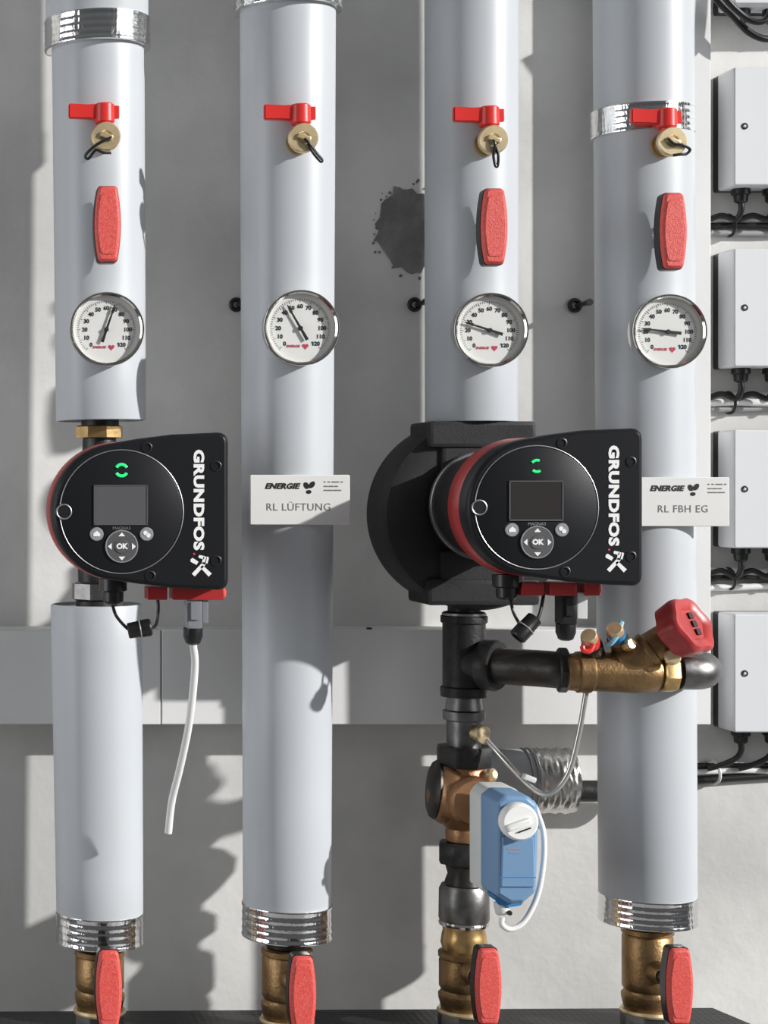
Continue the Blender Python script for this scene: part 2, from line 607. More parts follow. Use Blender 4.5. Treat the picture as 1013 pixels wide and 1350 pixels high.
# ------------------------------------------------------------------ manifold block
r = thing('distribution_manifold', 'black foam manifold block under the four valves', 'manifold', (500, FLOOR, 0))
mb = MB()
top, bot = 1352.0, 1560.0
poly = [(-420, 62), (980, 88), (1002, 0), (990, -125), (-420, -125)]
lay = [(top + 6, 0.0), (top, 5.0)]
rings = []
bm = mb.bm
cpoly = [(x, y) for x, y in poly][::-1]
for z, i in ((bot, 0.0), (top + 7, 0.0), (top + 2, 2.0), (top, 7.0)):
    pl = inset(cpoly, i) if i else cpoly
    rings.append([bm.verts.new(loc(r, x, z, Y)) for x, Y in pl])
for A, B in zip(rings, rings[1:]):
    for k in range(len(A)):
        bm.faces.new((A[k], A[(k + 1) % len(A)], B[(k + 1) % len(A)], B[k]))
bm.faces.new(rings[0]); bm.faces.new(rings[-1])
mb.build('foam_block', 'manifold', r, angle=25)
for x in (60, 820):
    MB().box(loc(r, x, (bot + FLOOR) / 2, -20), (40, 40, FLOOR - bot)).build('leg', 'steel', r)
    MB().box(loc(r, x, FLOOR - 4, -20), (110, 110, 8), 1).build('foot_plate', 'steel', r)

# ------------------------------------------------------------------ ball valves at the foot of the pipes
def grip_outline(w, h, we):
    pts = []
    n = 12
    for k in range(n + 1):
        t = -1 + 2 * k / n
        pts.append((we + (w - we) * (1 - t * t), t * h))
    right = [(x, z) for x, z in pts]
    left = [(-x, z) for x, z in reversed(pts)]
    poly = right + left
    return poly

def rounded_grip(w, h, we, r=6):
    n = 14
    top_ = []
    poly = []
    for k in range(n + 1):                 # right side upward
        t = -1 + 2 * k / n
        tt = t * (h - r) / h
        poly.append((we + (w - we) * (1 - t * t), tt * h))
    for k in range(1, 6):
        a = k / 6 * PI / 2
        poly.append((we - r + r * math.cos(a), h - r + r * math.sin(a)))
    for k in range(1, 6):
        a = PI / 2 + k / 6 * PI / 2
        poly.append((-we + r + r * math.cos(a), h - r + r * math.sin(a)))
    for k in range(n + 1):
        t = 1 - 2 * k / n
        tt = t * (h - r) / h
        poly.append((-(we + (w - we) * (1 - t * t)), tt * h))
    for k in range(1, 6):
        a = PI + k / 6 * PI / 2
        poly.append((-we + r + r * math.cos(a), -h + r + r * math.sin(a)))
    for k in range(1, 6):
        a = 1.5 * PI + k / 6 * PI / 2
        poly.append((we - r + r * math.cos(a), -h + r + r * math.sin(a)))
    return poly

def grip_parts(r, c, front):
    """red moulded grip on its black carrier; c = local centre, front = local depth of the red face"""
    o = Vector((c[0], 0, c[2]))
    g = MB().prism(rounded_grip(16.5, 48, 12.5), front + 8, front, ch=3.5, o=o)
    red = g.build('grip', 'redgrip', r)
    MB().prism(rounded_grip(13, 39, 9.5, 5), front + 0.3, front - 0.9, ch=0.8, o=o).build('raised_panel', 'redgrip', red)
    MB().prism(rounded_grip(17.3, 49, 13.2), front + 27, front + 7.5, ch=0.0, ch_back=3, o=o).build('grip_backing', 'black', r)

def ball_valve(at, label, front, top_h):
    r = thing('ball_valve', label, 'valve', at, 'brass ball valves on the manifold')
    t = top_h
    prof = [(22, 22), (22, 28), (25, 30), (38, 33), (42, 33), (45, 30), (48, 29.5), (52, 32), (60, 32),
            (t - 13, 32), (t - 10, 30), (t - 8, 33), (t - 2, 33), (t, 30), (t, 20)]
    MB().rev(prof, seg=40).build('valve_body', 'bronze', r)
    MB().rev([(0, 31), (1, 34), (17, 34), (19, 31), (22, 28), (22, 18)], seg=8, rot=0.3).build('hex_nut', 'steel', r)
    MB().rev([(17.5, 34.5), (20, 35), (23, 33)], seg=40).build('bright_ring', 'brass_pale', r)
    zc = 79
    MB().cyl((0, -29, zc), (0, -52, zc), 15, 12, ch=1.5).build('stem_boss', 'bronze', r)
    MB().cyl((0, -52, zc), (0, front + 24, zc), 9, 8).build('stem', 'black', r)
    grip_parts(r, (0, 0, zc + 0), front)
    return r
BV = [((X1 + 0.5, 1352, 0), 'brass valve with red grip under the leftmost pipe', -115, 102),
      ((369.5, 1352, Y2), 'brass valve with red grip under the long signed pipe', -100, 114),
      ((612, 1352, 0), 'brass valve with red grip under the blue actuator', -106, 99),
      ((854, 1352, 0), 'brass valve with red grip under the rightmost pipe', -106, 131)]
for a in BV:
    ball_valve(*a)

# ------------------------------------------------------------------ red shut-off grips on the pipes
def pipe_grip(at, label):
    r = thing('shutoff_grip', label, 'handle', at, 'red shut-off grips on the pipes')
    MB().rev([(0, 9), (0.5, 13), (5, 12), (8, 9), (16, 8)], o=(0, -0.2, 0), d=(0, -1, 0), seg=28).build('stem', 'chrome', r)
    grip_parts(r, (0, 0, 0), -40)
    return r
h1 = pipe_grip((X1 + 0.5, 305 + 4, -60), 'red oblong grip on the leftmost pipe, above its thermometer')
dup(h1, (X3, 312, -60), 'red oblong grip on the pipe above the right pump')
dup(h1, (847.5, 318, -62.5), 'red oblong grip on the rightmost pipe, in front of the wall boxes')

# ------------------------------------------------------------------ drain valves with red levers
def drain_valve(at, label, strap):
    r = thing('drain_valve', label, 'valve', at, 'small brass drain valves')
    MB().rev([(-0.3, 10), (0, 16), (6, 16), (7, 12), (12, 12), (13, 15), (18, 15), (19, 11)], d=(0, -1, 0), seg=32).build('valve_body', 'brass', r)
    MB().rev([(18, 10), (18, 16.5), (22, 16.5), (22, 10)], d=(0, -1, 0), seg=32).build('gasket', 'black', r)
    c = MB().rev([(22, 9), (22, 17.5), (24, 18.5), (31, 18.5), (33, 17), (33, 8), (31.5, 7), (31.5, 0)], d=(0, -1, 0), seg=36)
    cap = c.build('cap', 'brass_pale', r)
    MB().box((0, -34, 0), (17, 5, 6), 1.2, Matrix.Rotation(math.radians(18), 3, 'Y')).build('turning_bar', 'brass_pale', cap)
    lv = MB()
    lv.cyl((0, -13, 11), (0, -13, 22), 7.5, 7.5)
    lv.cyl((0, -13, 20), (0, -13, 45), 13, 12.5, ch=1.8)
    lever = lv.build('lever', 'red', r)
    lb = MB()
    bm = lb.bm
    ring0, ring1, ring2 = [], [], []
    for x, zc, hh, dd in ((-8, 34, 10, 7), (-22, 34.5, 9, 5), (-46, 35.5, 9.5, 4.5)):
        ring0.append([bm.verts.new((x, -13 + sy * dd, zc + sz * hh)) for sy, sz in ((-1, -1), (1, -1), (1, 1), (-1, 1))])
    for A, B in zip(ring0, ring0[1:]):
        for k in range(4):
            bm.faces.new((A[k], A[(k + 1) % 4], B[(k + 1) % 4], B[k]))
    bm.faces.new(ring0[0]); bm.faces.new(ring0[-1])
    bmesh.ops.bevel(bm, geom=list(bm.edges), offset=1.2, segments=2, affect='EDGES')
    lb.box((15, -13, 34), (7, 8, 16), 1.0)
    lb.build('lever_blade', 'red', lever)
    MB().tube(strap, 1.9, seg=8, n=8).build('cap_strap', 'black', r)
    return r
dv_strap = {
    1: [(6, -35, -2), (-6, -37, -8), (-16, -34, -14), (-26, -30, -24), (-22, -29, -28), (-13, -33, -18), (-4, -33, -21), (6, -30, -21)],
    2: [(0, -36, -2), (6, -37, -8), (16, -33, -20), (23, -30, -27), (21, -30, -29), (11, -34, -19), (4, -36, -8)],
    3: [(-2, -36, -1), (0, -37, -8), (-1, -34, -20), (2, -32, -33), (5, -32, -33), (5, -34, -20), (1, -36, -8)],
    4: [(-8, -36, 3), (0, -37, -4), (10, -36, -5), (21, -33, -10), (17, -33, -16), (8, -34, -17), (0, -33, -18)]}
drain_valve((X1 - 1, 197, -60.5), 'brass drain valve with red lever on the leftmost pipe', dv_strap[1])
drain_valve((X2 + 1, 207, Y2 - 60.5), 'brass drain valve with red lever on the second pipe from the left', dv_strap[2])
drain_valve((X3 + 0.5, 201, -60), 'brass drain valve with red lever on the third pipe, over the right pump', dv_strap[3])
drain_valve((847 + 1, 204, -63), 'pale brass drain valve with red lever over the metal band of the rightmost pipe', dv_strap[4])

# ------------------------------------------------------------------ dial thermometers
def thermometer(at, label, ang, proto=None):
    if proto is None:
        r = thing('dial_thermometer', label, 'thermometer', at, 'round dial thermometers on the pipes')
        MB().rev([(-0.3, 8), (0, 11), (3.2, 11)], d=(0, -1, 0), seg=24).build('stem', 'chrome', r)
        MB().rev([(3, 8), (3, 44), (5, 46.5), (22, 46.5), (24, 47.5), (25, 47), (25, 45), (23, 43), (15, 42.4), (14.5, 42.4), (14.5, 8)],
                 d=(0, -1, 0), seg=72).build('case', 'chrome', r)
        d = MB().rev([(14, 0), (14, 42.5), (15.6, 42.5), (15.6, 0)], d=(0, -1, 0), seg=64).build('dial', 'dial', r)
        t = MB()
        for i in range(13):
            a = math.radians(225 - 22.5 * i)
            t.text(str(i * 10), 7.2, (27.5 * math.cos(a), -15.8, 27.5 * math.sin(a)), bold=0.035, thick=0.3)
        t.build('numerals', 'ink', d)
        t = MB()
        for i in range(61):
            a = math.radians(225 - 4.5 * i)
            L = 4.5 if i % 5 == 0 else 2.6
            ca, sa = math.cos(a), math.sin(a)
            p = [(37.5, -0.35), (37.5 - L, -0.35), (37.5 - L, 0.35), (37.5, 0.35)]
            t.prism([(x * ca - z * sa, x * sa + z * ca) for x, z in p][::-1], -15.6, -15.9)
        t.build('scale_marks', 'greyink', d)
        MB().text('ENERGIE', 4.4, (-9, -15.8, -22.5), bold=0.03, thick=0.3, shear=0.2).build('red_print', 'redink', d)
        MB().heart((6.5, -15.6, -22.5), 8, 0.4).build('heart_print', 'redink', d)
        MB().text('\u00b0C', 6, (17, -15.8, -19.5), bold=0.03, thick=0.3).build('unit_print', 'blueink', d)
        MB().rev([(21.5, 0), (21.5, 43), (21.6, 43), (21.6, 0)], d=(0, -1, 0), seg=64).build('glass', 'glass', r)
    else:
        r = dup(proto, at, label)
        for c in list(r.children):
            if c.name.startswith('needle'):
                bpy.data.objects.remove(c)
    n = MB()
    a = math.radians(ang)
    ca, sa = math.cos(a), math.sin(a)
    outline = [(-17, -2.1), (-3, -1.6), (0, -3.2), (3, -1.5), (22, -1.1), (23, -2.0), (26, -1.7), (34, -0.4),
               (34, 0.4), (26, 1.7), (23, 2.0), (22, 1.1), (3, 1.5), (0, 3.2), (-3, 1.6), (-17, 2.1)]
    n.prism([(x * ca - z * sa, x * sa + z * ca) for x, z in outline], -18.2, -19)
    n.cyl((0, -15.5, 0), (0, -20, 0), 2.6, seg=16)
    n.build('needle', 'ink', r)
    return r
g1 = thermometer((X1 + 1, 441, -59.5), 'round thermometer on the leftmost pipe, needle pointing up', 71)
thermometer((X2, 443, Y2 - 60), 'round thermometer on the second pipe, needle pointing up and left', 120, g1)
thermometer((X3, 442, -60), 'round thermometer on the third pipe, needle slanting down from left', 162, g1)
thermometer((848, 444, -62), 'round thermometer on the rightmost pipe, needle almost level', 173, g1)

# ------------------------------------------------------------------ circulation pumps
def arc(cx, cz, r, a0, a1, n):
    return [(cx + r * math.cos(a0 + (a1 - a0) * k / n), cz + r * math.sin(a0 + (a1 - a0) * k / n)) for k in range(n + 1)]

def head_outline(k=1.0):
    R = 82
    p = arc(0, 0, R, math.radians(101), math.radians(259), 40)
    p += [(20, -85.5), (60, -90.5)]
    p += rounded([(100, -92.5), (127, -93), (127, -60)], [0, 16, 0], 8)[1:-1]
    p += [(127, -40), (127, 40)]
    p += rounded([(127, 60), (127, 94), (100, 93.5)], [0, 16, 0], 8)[1:-1]
    p += [(60, 91.5), (20, 86.5)]
    return [(x * k, z * k) for x, z in p]

def logo_mb(cx, cz, y):
    """the white four-armed mark under the lettering"""
    m = MB()
    def blade(pts):
        m.prism([(cx + x, cz + z) for x, z in pts], y, y - 0.6)
    def fat(p, q, w0, w1):
        p, q = Vector(p), Vector(q)
        d = (q - p).normalized(); n = Vector((-d.y, d.x))
        return [tuple(p - n * w0), tuple(q - n * w1), tuple(q + d * w1 * 0.5), tuple(q + n * w1), tuple(p + n * w0)]
    blade(fat((-9, -11), (4, 3), 2.4, 2.2))        # lower left arm
    blade(fat((3, 2), (5, 10), 2.2, 2.2))
    blade(fat((4, 9.5), (-2, 11), 2.0, 1.8))
    blade(fat((11, -11), (1, -1), 2.6, 2.0))       # lower right arm
    blade(fat((-4, 3), (-11, 7), 2.2, 2.6))        # upper left arm
    blade(fat((6, 3), (8, 10), 1.8, 1.6))
    return m

def pump(at, label, shell, dark):
    r = thing('circulation_pump', label, 'pump', at)
    F = -250                                # depth of the front face
    head = MB().prism(head_outline(), -216, F, ch=5).build('control_head', 'headblack', r)
    # front disc with silver seam and a notch on its left
    MB().rev([(0, 0), (0, 71.5), (1.4, 71.5), (1.8, 70.8), (1.8, 0)], o=(0, F, 0), d=(0, -1, 0), seg=80).build('front_disc', 'headblack', head)
    seam = MB()
    seam.torus((0, F - 0.6, 0), 73, 0.8, d=(0, -1, 0), seg=90, s2=8)
    seam.build('seam_ring', 'silver', head)
    nt_ = MB()
    nt_.torus((-68, F - 1.6, 0), 8.5, 1.1, d=(0, -1, 0), seg=30, s2=8)
    nt_.build('notch_ring', 'silver', head)
    MB().cyl((-69, F + 1, 0), (-69, F - 2.4, 0), 7.4).build('notch_plug', 'black', head)
    y = F - 1.8
    # status light
    if dark:
        led = MB()
        for a0 in (math.radians(65), math.radians(225)):
            led.torus((0, y, 49), 6.8, 1.6, d=(0, -1, 0), seg=14, s2=8, a0=a0, a1=a0 + math.radians(80))
    else:
        led = MB()
        for a0 in (math.radians(28), math.radians(208)):
            led.torus((0, y, 49), 6.8, 1.8, d=(0, -1, 0), seg=18, s2=8, a0=a0, a1=a0 + math.radians(124))
    led.build('status_light', 'led', head)
    # display
    fr = MB().prism(rounded([(-32.5, -15), (30.5, -15), (30.5, 31), (-32.5, 31)], 1.5, 3), y, y - 1.0, ch=0.5)
    scr = fr.build('display', 'screen_dark' if dark else 'screen', head)
    rim = MB()
    for c_, s_ in (((-1, y - 1.0, 31), (64, 1.2, 1.3)), ((-1, y - 1.0, -15), (64, 1.2, 1.6)), ((-32.3, y - 1.0, 8), (1.4, 1.2, 46)), ((30.3, y - 1.0, 8), (1.4, 1.2, 46))):
        rim.box(c_, s_)
    rim.build('display_rim', 'padgrey', scr)
    MB().text('MAGNA3', 5.2, (0, y - 0.2, -19.6), bold=0.02, thick=0.5).build('model_lettering', 'silver', head)
    # key pad
    pad = MB().rev([(0, 0), (0, 19.5), (2, 18.5), (2, 0)], o=(0, y, -41), d=(0, -1, 0), seg=48).build('key_pad', 'padgrey', head)
    MB().torus((0, y - 1.6, -41), 18.6, 0.8, d=(0, -1, 0), seg=48, s2=6).build('pad_rim', 'keygrey', pad)
    ar = MB()
    for k in range(4):
        a = k * PI / 2
        tri = [(12, -4), (16.5, 0), (12, 4)]
        ar.prism([(x * math.cos(a) - z * math.sin(a), -41 + x * math.sin(a) + z * math.cos(a)) for x, z in tri], y - 2, y - 2.6)
    ar.build('arrow_marks', 'white', pad)
    ok = MB().rev([(0, 0), (0, 8.5), (1, 8), (1, 0)], o=(0, y - 2, -41), d=(0, -1, 0), seg=28).build('ok_key', 'padgrey', pad)
    MB().text('OK', 8.5, (0, y - 3.2, -41), bold=0.05, thick=0.5).build('ok_lettering', 'white', pad)
    for sx in (-1, 1):
        kb = MB().rev([(0, 0), (0, 8.2), (1.5, 7.4), (1.5, 0)], o=(sx * 29.5, y, -26.5), d=(0, -1, 0), seg=28).build('round_key', 'keygrey', head)
        q = MB()
        if sx < 0:
            q.prism([(-33.5, -29), (-25.5, -29), (-25.5, -26), (-29.5, -22.5), (-33.5, -26)], y - 1.5, y - 2.1)
        else:
            q.prism(circle(2.6, 14, 28, -25), y - 1.5, y - 2.1)
            q.prism(circle(2.6, 14, 31.5, -28), y - 1.5, y - 2.1)
        q.build('key_mark', 'white', kb)
    # lettering and mark
    MB().text('GRUNDFOS', 16.0, (91, F - 0.2, 14), turn=-PI / 2, bold=0.05, thick=0.8, stretch=1.32, spacing=1.08).build('lettering', 'white', head)
    logo_mb(94, -64, F).build('emblem', 'white', head)
    MB().prism(circle(1.4, 12, 86, -50), F, F - 0.5).build('trade_dot', 'redink', head)
    for sx, sz in ((30, 76), (112, 54), (112, -58), (34, -76)):
        s = MB().rev([(-2, 6.5), (0.6, 6.5), (1.0, 5.8), (1.0, 4.6), (-1.0, 4.0), (-1.0, 0)], o=(sx, F, sz), d=(0, -1, 0), seg=20)
        s.build('screw', 'black', head)
    # motor behind the head
    MB().rev([(174, 76), (174, 82), (177, 83.5), (212, 83.5), (217, 82), (217, 60)], d=(0, -1, 0), seg=72).build('red_collar', 'redpaint', r)
    mo = MB().rev([(58, 60), (58, 67), (90, 69), (120, 72), (150, 75.5), (175, 77), (175, 60)], d=(0, -1, 0), seg=64).build('motor_housing', 'ironblack', r)
    MB().rev([(50, 60), (50, 70), (52, 71.5), (58, 71.5), (60, 70), (60, 60)], d=(0, -1, 0), seg=64).build('clamp_ring', 'silver', r)
    MB().rev([(40, 40), (40, 66), (50, 66), (50, 40)], d=(0, -1, 0), seg=48).build('motor_flange', 'ironblack', r)
    # terminal bar underneath
    tb = MB()
    if dark:
        for xa, xb in ((-4, 22), (30, 62), (72, 90)):
            tb.box(((xa + xb) / 2, -196, -99), (xb - xa, 32, 16), 1.5)
    else:
        for xa, xb in ((36, 60), (66, 128)):
            tb.box(((xa + xb) / 2, -196, -99), (xb - xa, 32, 16), 1.5)
    bar = tb.build('terminal_cover', 'redpaint', r)
    xe = 94 if dark else 130
    MB().rev([(0, 7), (8, 7), (10, 5), (10, 0)], o=(xe - 8, -198, -99), d=(1, -0.5, 0.1), seg=20).build('cover_screw', 'redgrip', bar)
    # gland, tethered plug, power connector
    gx = -18 if dark else -4
    MB().rev([(0, 17), (14, 17), (16, 13), (27, 12.5), (30, 9)], o=(gx, -198, -82), d=(0, 0, -1), seg=10).build('cable_gland', 'black', r)
    if dark:
        lead = [(-14, -200, -112), (-12, -205, -128), (-4, -212, -146), (1, -214, -152)]
        lead2 = [(10, -214, -140), (18, -210, -128), (26, -200, -106)]
        pa, pb = Vector((11, -214, -133)), Vector((-12, -216, -157))
    else:
        lead = [(-5, -200, -114), (0, -205, -128), (14, -212, -143), (28, -214, -148), (40, -212, -146)]
        lead2 = [(34, -212, -142), (46, -208, -138), (50, -202, -120), (50, -198, -106)]
        pa, pb = Vector((12, -214, -144)), Vector((40, -216, -139))
    MB().tube(lead, 2.0, seg=8).build('plug_tether', 'cable', r)
    MB().tube(lead2, 2.0, seg=8).build('plug_tether', 'cable', r)
    d = pb - pa
    L = d.length
    pl = MB().rev([(0, 0), (0, 8), (1, 9.5), (L * 0.45, 10), (L * 0.5, 10.6), (L - 2, 10.6), (L, 9), (L, 7.2), (L - 6, 6.8), (L - 6, 0)], o=pa, d=d, seg=28).build('blind_plug', 'black', r)
    MB().torus(pa + d * 0.52, 10.6, 0.8, d=d, seg=28, s2=6).build('plug_ring', 'greycable', pl)
    cxn = 54 if dark else 93
    cn = MB()
    cn.box((cxn, -196, -124), (19, 26, 36), 2.5)
    cn.box((cxn, -210, -120), (10, 4, 22), 1.0)
    con = cn.build('power_connector', 'black' if dark else 'smoke', r)
    MB().box((cxn + (16 if dark else 13), -198, -119), (13 if dark else 8, 20, 32), 1.5).build('connector_latch', 'lightgrey' if dark else 'smoke', con)
    MB().rev([(0, 9), (2, 12), (12, 12), (20, 9), (22, 5)], o=(cxn, -196, -140), d=(0, 0, -1), seg=12).build('strain_relief', 'black', con)
    # hydraulic housing
    if shell:
        sh = MB().rev([(-62, 60), (-62, 117), (-54, 124), (28, 125), (38, 121), (43, 108), (43, 74), (40, 70), (40, 40)], o=(-1, 0, -12), d=(0, -1, 0), seg=96)
        so = sh.build('insulation_shell', 'shell', r)
        MB().box((-1, -4, 92), (138, 96, 34), 5).build('upper_neck', 'shell', so)
        MB().box((-1, -2, 62), (104, 92, 60), 5).build('neck_rib', 'shell', so)
        MB().box((0, -4, -112), (146, 96, 34), 6).build('lower_neck', 'shell', so)
        MB().box((0, -2, -84), (110, 92, 50), 5).build('neck_rib', 'shell', so)
        MB().cyl((-10, 0, -120), (-10, 0, -140), 21).build('outlet_neck', 'pipeblack', r)
    else:
        ho = MB().rev([(-50, 0), (-50, 40), (-40, 58), (0, 68), (30, 66), (42, 58), (42, 0)], o=(0, 0, 0), d=(0, -1, 0), seg=56)
        ho.cyl((0, 0, 40), (0, 0, 93), 24, 22)
        ho.cyl((-4, 0, -40), (-4, 0, -96), 26, 24)
        ho.build('pump_housing', 'ironblack', r)
        MB().rev([(93, 24), (94, 32), (108, 32), (110, 29), (110, 10)], seg=8, rot=0.2).build('union_nut', 'brass', r)
        MB().rev([(95, 24), (96, 30), (98, 33), (118, 33), (120, 30), (120, 10)], o=(-4, 0, 0), d=(0, 0, -1), seg=8, rot=0.35).build('union_nut', 'steel', r)
    return r
pump((X1, 671, 0), 'left black pump head with red collar, lit green ring and grey display', False, False)
pump((622, 666, 0), 'right black pump head standing out from a big round black housing', True, True)

# white power cable hanging from the left pump
wc = thing('power_cable', 'thick white cable hanging from the left pump', 'cable', (224, 829, -196))
MB().tube([loc(wc, 224, 831, -196), loc(wc, *un(257, 880, -185), -185), loc(wc, *un(250, 950, -165), -165), loc(wc, *un(238, 1010, -140), -140),
           loc(wc, *un(227, 1055, -120), -120), loc(wc, *un(222, 1098, -110), -110)], 4.6, seg=14).build('sheath', 'whitecable', wc)

# ------------------------------------------------------------------ sign plates
def sign(at, label, w, h, text, tx):
    r = thing('sign_plate', label, 'sign', at)
    b = MB().prism(rounded([(-w / 2, -h / 2), (w / 2, -h / 2), (w / 2, h / 2), (-w / 2, h / 2)], 2, 3), 0, -3.5, ch=0.8)
    b.build('plate', 'plate', r)
    y = -3.6
    MB().text('ENERGIE', 9.4, (tx - 23, y, 17), bold=0.055, thick=0.4, shear=0.3, stretch=1.12, spacing=1.06).build('logo_lettering', 'ink', r)
    lg = MB()
    for (x, z, a, L, wd) in ((10, 20, 118, 9, 3.2), (17, 21, 52, 10, 3.2), (13, 12, 90, 5, 3.4)):
        ca, sa = math.cos(math.radians(a)), math.sin(math.radians(a))
        o = [(L / 2 * math.cos(t) * ca - wd * math.sin(t) * sa + tx + x - 2, L / 2 * math.cos(t) * sa + wd * math.sin(t) * ca + z - 2) for t in [2 * PI * k / 18 for k in range(18)]]
        lg.prism(o, y + 0.2, y - 0.3)
    lg.build('heart_emblem', 'ink', r)
    fp = MB()
    for z, segs in ((22.5, ((0, 2), (5, 8), (10, 19), (21, 24))), (17, ((0, 5), (6, 12), (13, 18))), (12, ((0, 11), (12, 22)))):
        for a_, b_ in segs:
            fp.box((tx + 30 + (a_ + b_) / 2, y, z), (b_ - a_, 0.5, 1.5))
    fp.build('fine_print', 'greyink', r)
    MB().text(text, 13.2, (tx - 2, y, -9.5), bold=0.0, thick=0.4, spacing=1.08).build('lettering', 'greyink', r)
    return r
xs, ys = un(397.5, 659, -113)
sign((xs, ys, Y2 - 58.5), 'white sign reading RL L\u00dcFTUNG on the long pipe', 126, 63, 'RL L\u00dcFTUNG', 0)
sign((868, 661, -62), 'white sign reading RL FBH EG on the rightmost pipe, half behind the pump', 130, 63, 'RL FBH EG', 7)

# ------------------------------------------------------------------ column under the right pump
XC = 612.0
t = thing('tee_fitting', 'black iron tee under the right pump with side branch', 'fitting', (XC, 918, 0))
yb = 874.0
bd = Vector((0.67, -0.742, 0)).normalized()
c0 = loc(t, XC, yb, 0)
m_ = MB().rev([(0, 24), (0, 30), (12, 30.5), (14, 27.5), (96, 27.5), (98, 30), (106, 30), (108, 27), (111, 27), (112, 24)])
m_.rev([(4, 25), (22, 26.5), (30, 29), (31, 33), (46, 33.5), (50, 31), (50, 20)], o=c0, d=bd, seg=40)
m_.build('tee_body', 'ironblack', t)
MB().rev([(10, 25), (11, 28.2), (15, 28.2), (15, 25)], o=loc(t, XC, 797, 0), d=(0, 0, -1)).build('bright_ring', 'silver', t)

n = thing('branch_pipe', 'dark iron pipe from the black tee to the bronze valve', 'pipe', (XC, yb, 0))
p = [c0 * 0]
a_ = Vector((0, 0, 0))
p0 = bd * 50
p1 = bd * 96
MB().tube([p0, bd * 70, bd * 105 + Vector((6, 3, 0)), Vector((92, -92, 0)), Vector((104, -96, 0))], 23.5, seg=32).build('pipe_bend', 'pipeblack', n)
MB().rev([(0, 20), (0, 26.5), (2, 28.5), (11, 28.5), (13, 26.5), (13, 20)], o=(90, -93, 0), d=(1, -0.16, 0), seg=8).build('hex_collar', 'ironblack', n)

# balancing valve
YV = -106.0
bv = thing('balancing_valve', 'bronze balancing valve with tilted red handwheel, crossing the rightmost pipe', 'valve', (716, yb, -98))
def q(px, py, Y):
    return lpx(bv, px, py, Y)
AX = q(745, 886, YV); BX = q(893, 886, YV - 4)
dv_ = (BX - AX)
L = dv_.length
b = MB()
b.rev([(0, 18), (0, 21), (3, 23), (14, 24), (15, 26), (30, 26.5), (33, 24), (60, 25), (86, 26.5), (100, 26), (112, 24.5), (116, 21), (122, 20), (122, 16)], o=AX, d=dv_, seg=40)
na, nb_ = q(812, 886, YV), q(886, 838, YV - 14)
nd = nb_ - na
b.rev([(0, 15), (12, 25), (30, 25.5), (42, 22.5), (44, 24), (50, 24), (52, 21), (nd.length + 4, 20)], o=na, d=nd, seg=32)
body = b.build('valve_body', 'bronze', bv)
MB().rev([(118, 15), (118, 24), (120, 26), (134, 26), (137, 24), (137, 15)], o=AX, d=dv_, seg=8, rot=0.2).build('union_nut', 'brass', bv)
MB().rev([(0, 0), (0, 9), (6, 10), (9, 8), (9, 0)], o=q(886, 868, YV - 34), d=(-0.15, -0.9, 0.35), seg=24).build('drain_plug', 'brass_pale', bv)
# hand wheel
wd_ = Vector((0.50, -0.72, 0.48)).normalized()
wc_ = q(888, 836, YV - 16)
hub = MB().rev([(0, 14), (12, 19), (14, 19)], o=wc_ - wd_ * 2, d=wd_, seg=28).build('wheel_hub', 'black', bv)
w = MB()
u_, v_ = frame(wd_)
bm = w.bm
rings = []
for tpos, rr in ((0, 30), (2, 34), (24, 37), (30, 36), (33, 33), (32, 24), (29, 20)):
    ring = []
    for k in range(72):
        a = 2 * PI * k / 72
        f = rr * (1 + 0.06 * math.cos(6 * a))
        ring.append(bm.verts.new(wc_ + wd_ * tpos + u_ * (f * math.cos(a)) + v_ * (f * math.sin(a))))
    rings.append(ring)
for A, B in zip(rings, rings[1:]):
    for k in range(72):
        bm.faces.new((A[k], A[(k + 1) % 72], B[(k + 1) % 72], B[k]))
bm.faces.new(rings[0]); bm.faces.new(rings[-1])
wheel = w.build('handwheel', 'redwheel', bv)
for k in (-1, 0, 1):
    MB().box(wc_ + wd_ * 30.5 + v_ * (11.0 * k) + u_ * 3, (8, 8, 3), 0.5, Matrix((u_, v_, wd_)).transposed()).build('digit_window', 'ink', wheel)
# test points
def port(px, py, Y, capm, ringm, label=None):
    base = q(px + 8, py + 26, YV + 2)
    tip = q(px, py, Y)
    d = tip - base
    L = d.length
    o = MB().rev([(0, 13), (L * 0.55, 13), (L * 0.6, 10), (L * 0.8, 10)], o=base, d=d, seg=24).build('test_point', 'black' if ringm == 'red' else 'bronze', bv)
    MB().rev([(L * 0.62, 6), (L * 0.62, 11), (L * 0.86, 11), (L * 0.86, 6)], o=base, d=d, seg=20).build('colour_ring', ringm, o)
    MB().rev([(L * 0.86, 5), (L * 0.86, 10), (L * 1.02, 10.2), (L * 1.08, 8.5), (L * 1.08, 0)], o=base, d=d, seg=24).build('test_cap', capm, o)
    return o
pr = port(777, 839, YV - 36, 'brass_pale', 'red')
MB().tube([q(768, 852, YV - 40), q(770, 858, YV - 42), q(778, 858, YV - 42), q(783, 850, YV - 40)], 3.2, seg=8).build('red_tether', 'red', pr)
pb2 = port(811, 830, YV - 34, 'brass_pale', 'bluedeep')
MB().tube([q(800, 850, YV - 28), q(806, 848, YV - 34), q(815, 836, YV - 36), q(820, 820, YV - 30)], 3.4, seg=8).build('blue_tether', 'bluepale', pb2)
MB().rev([(0, 0), (0, 8), (8, 8), (11, 6), (11, 0)], o=q(826, 851, YV - 26), d=(0.3, -0.9, 0.3), seg=8).build('side_plug', 'brass', bv)

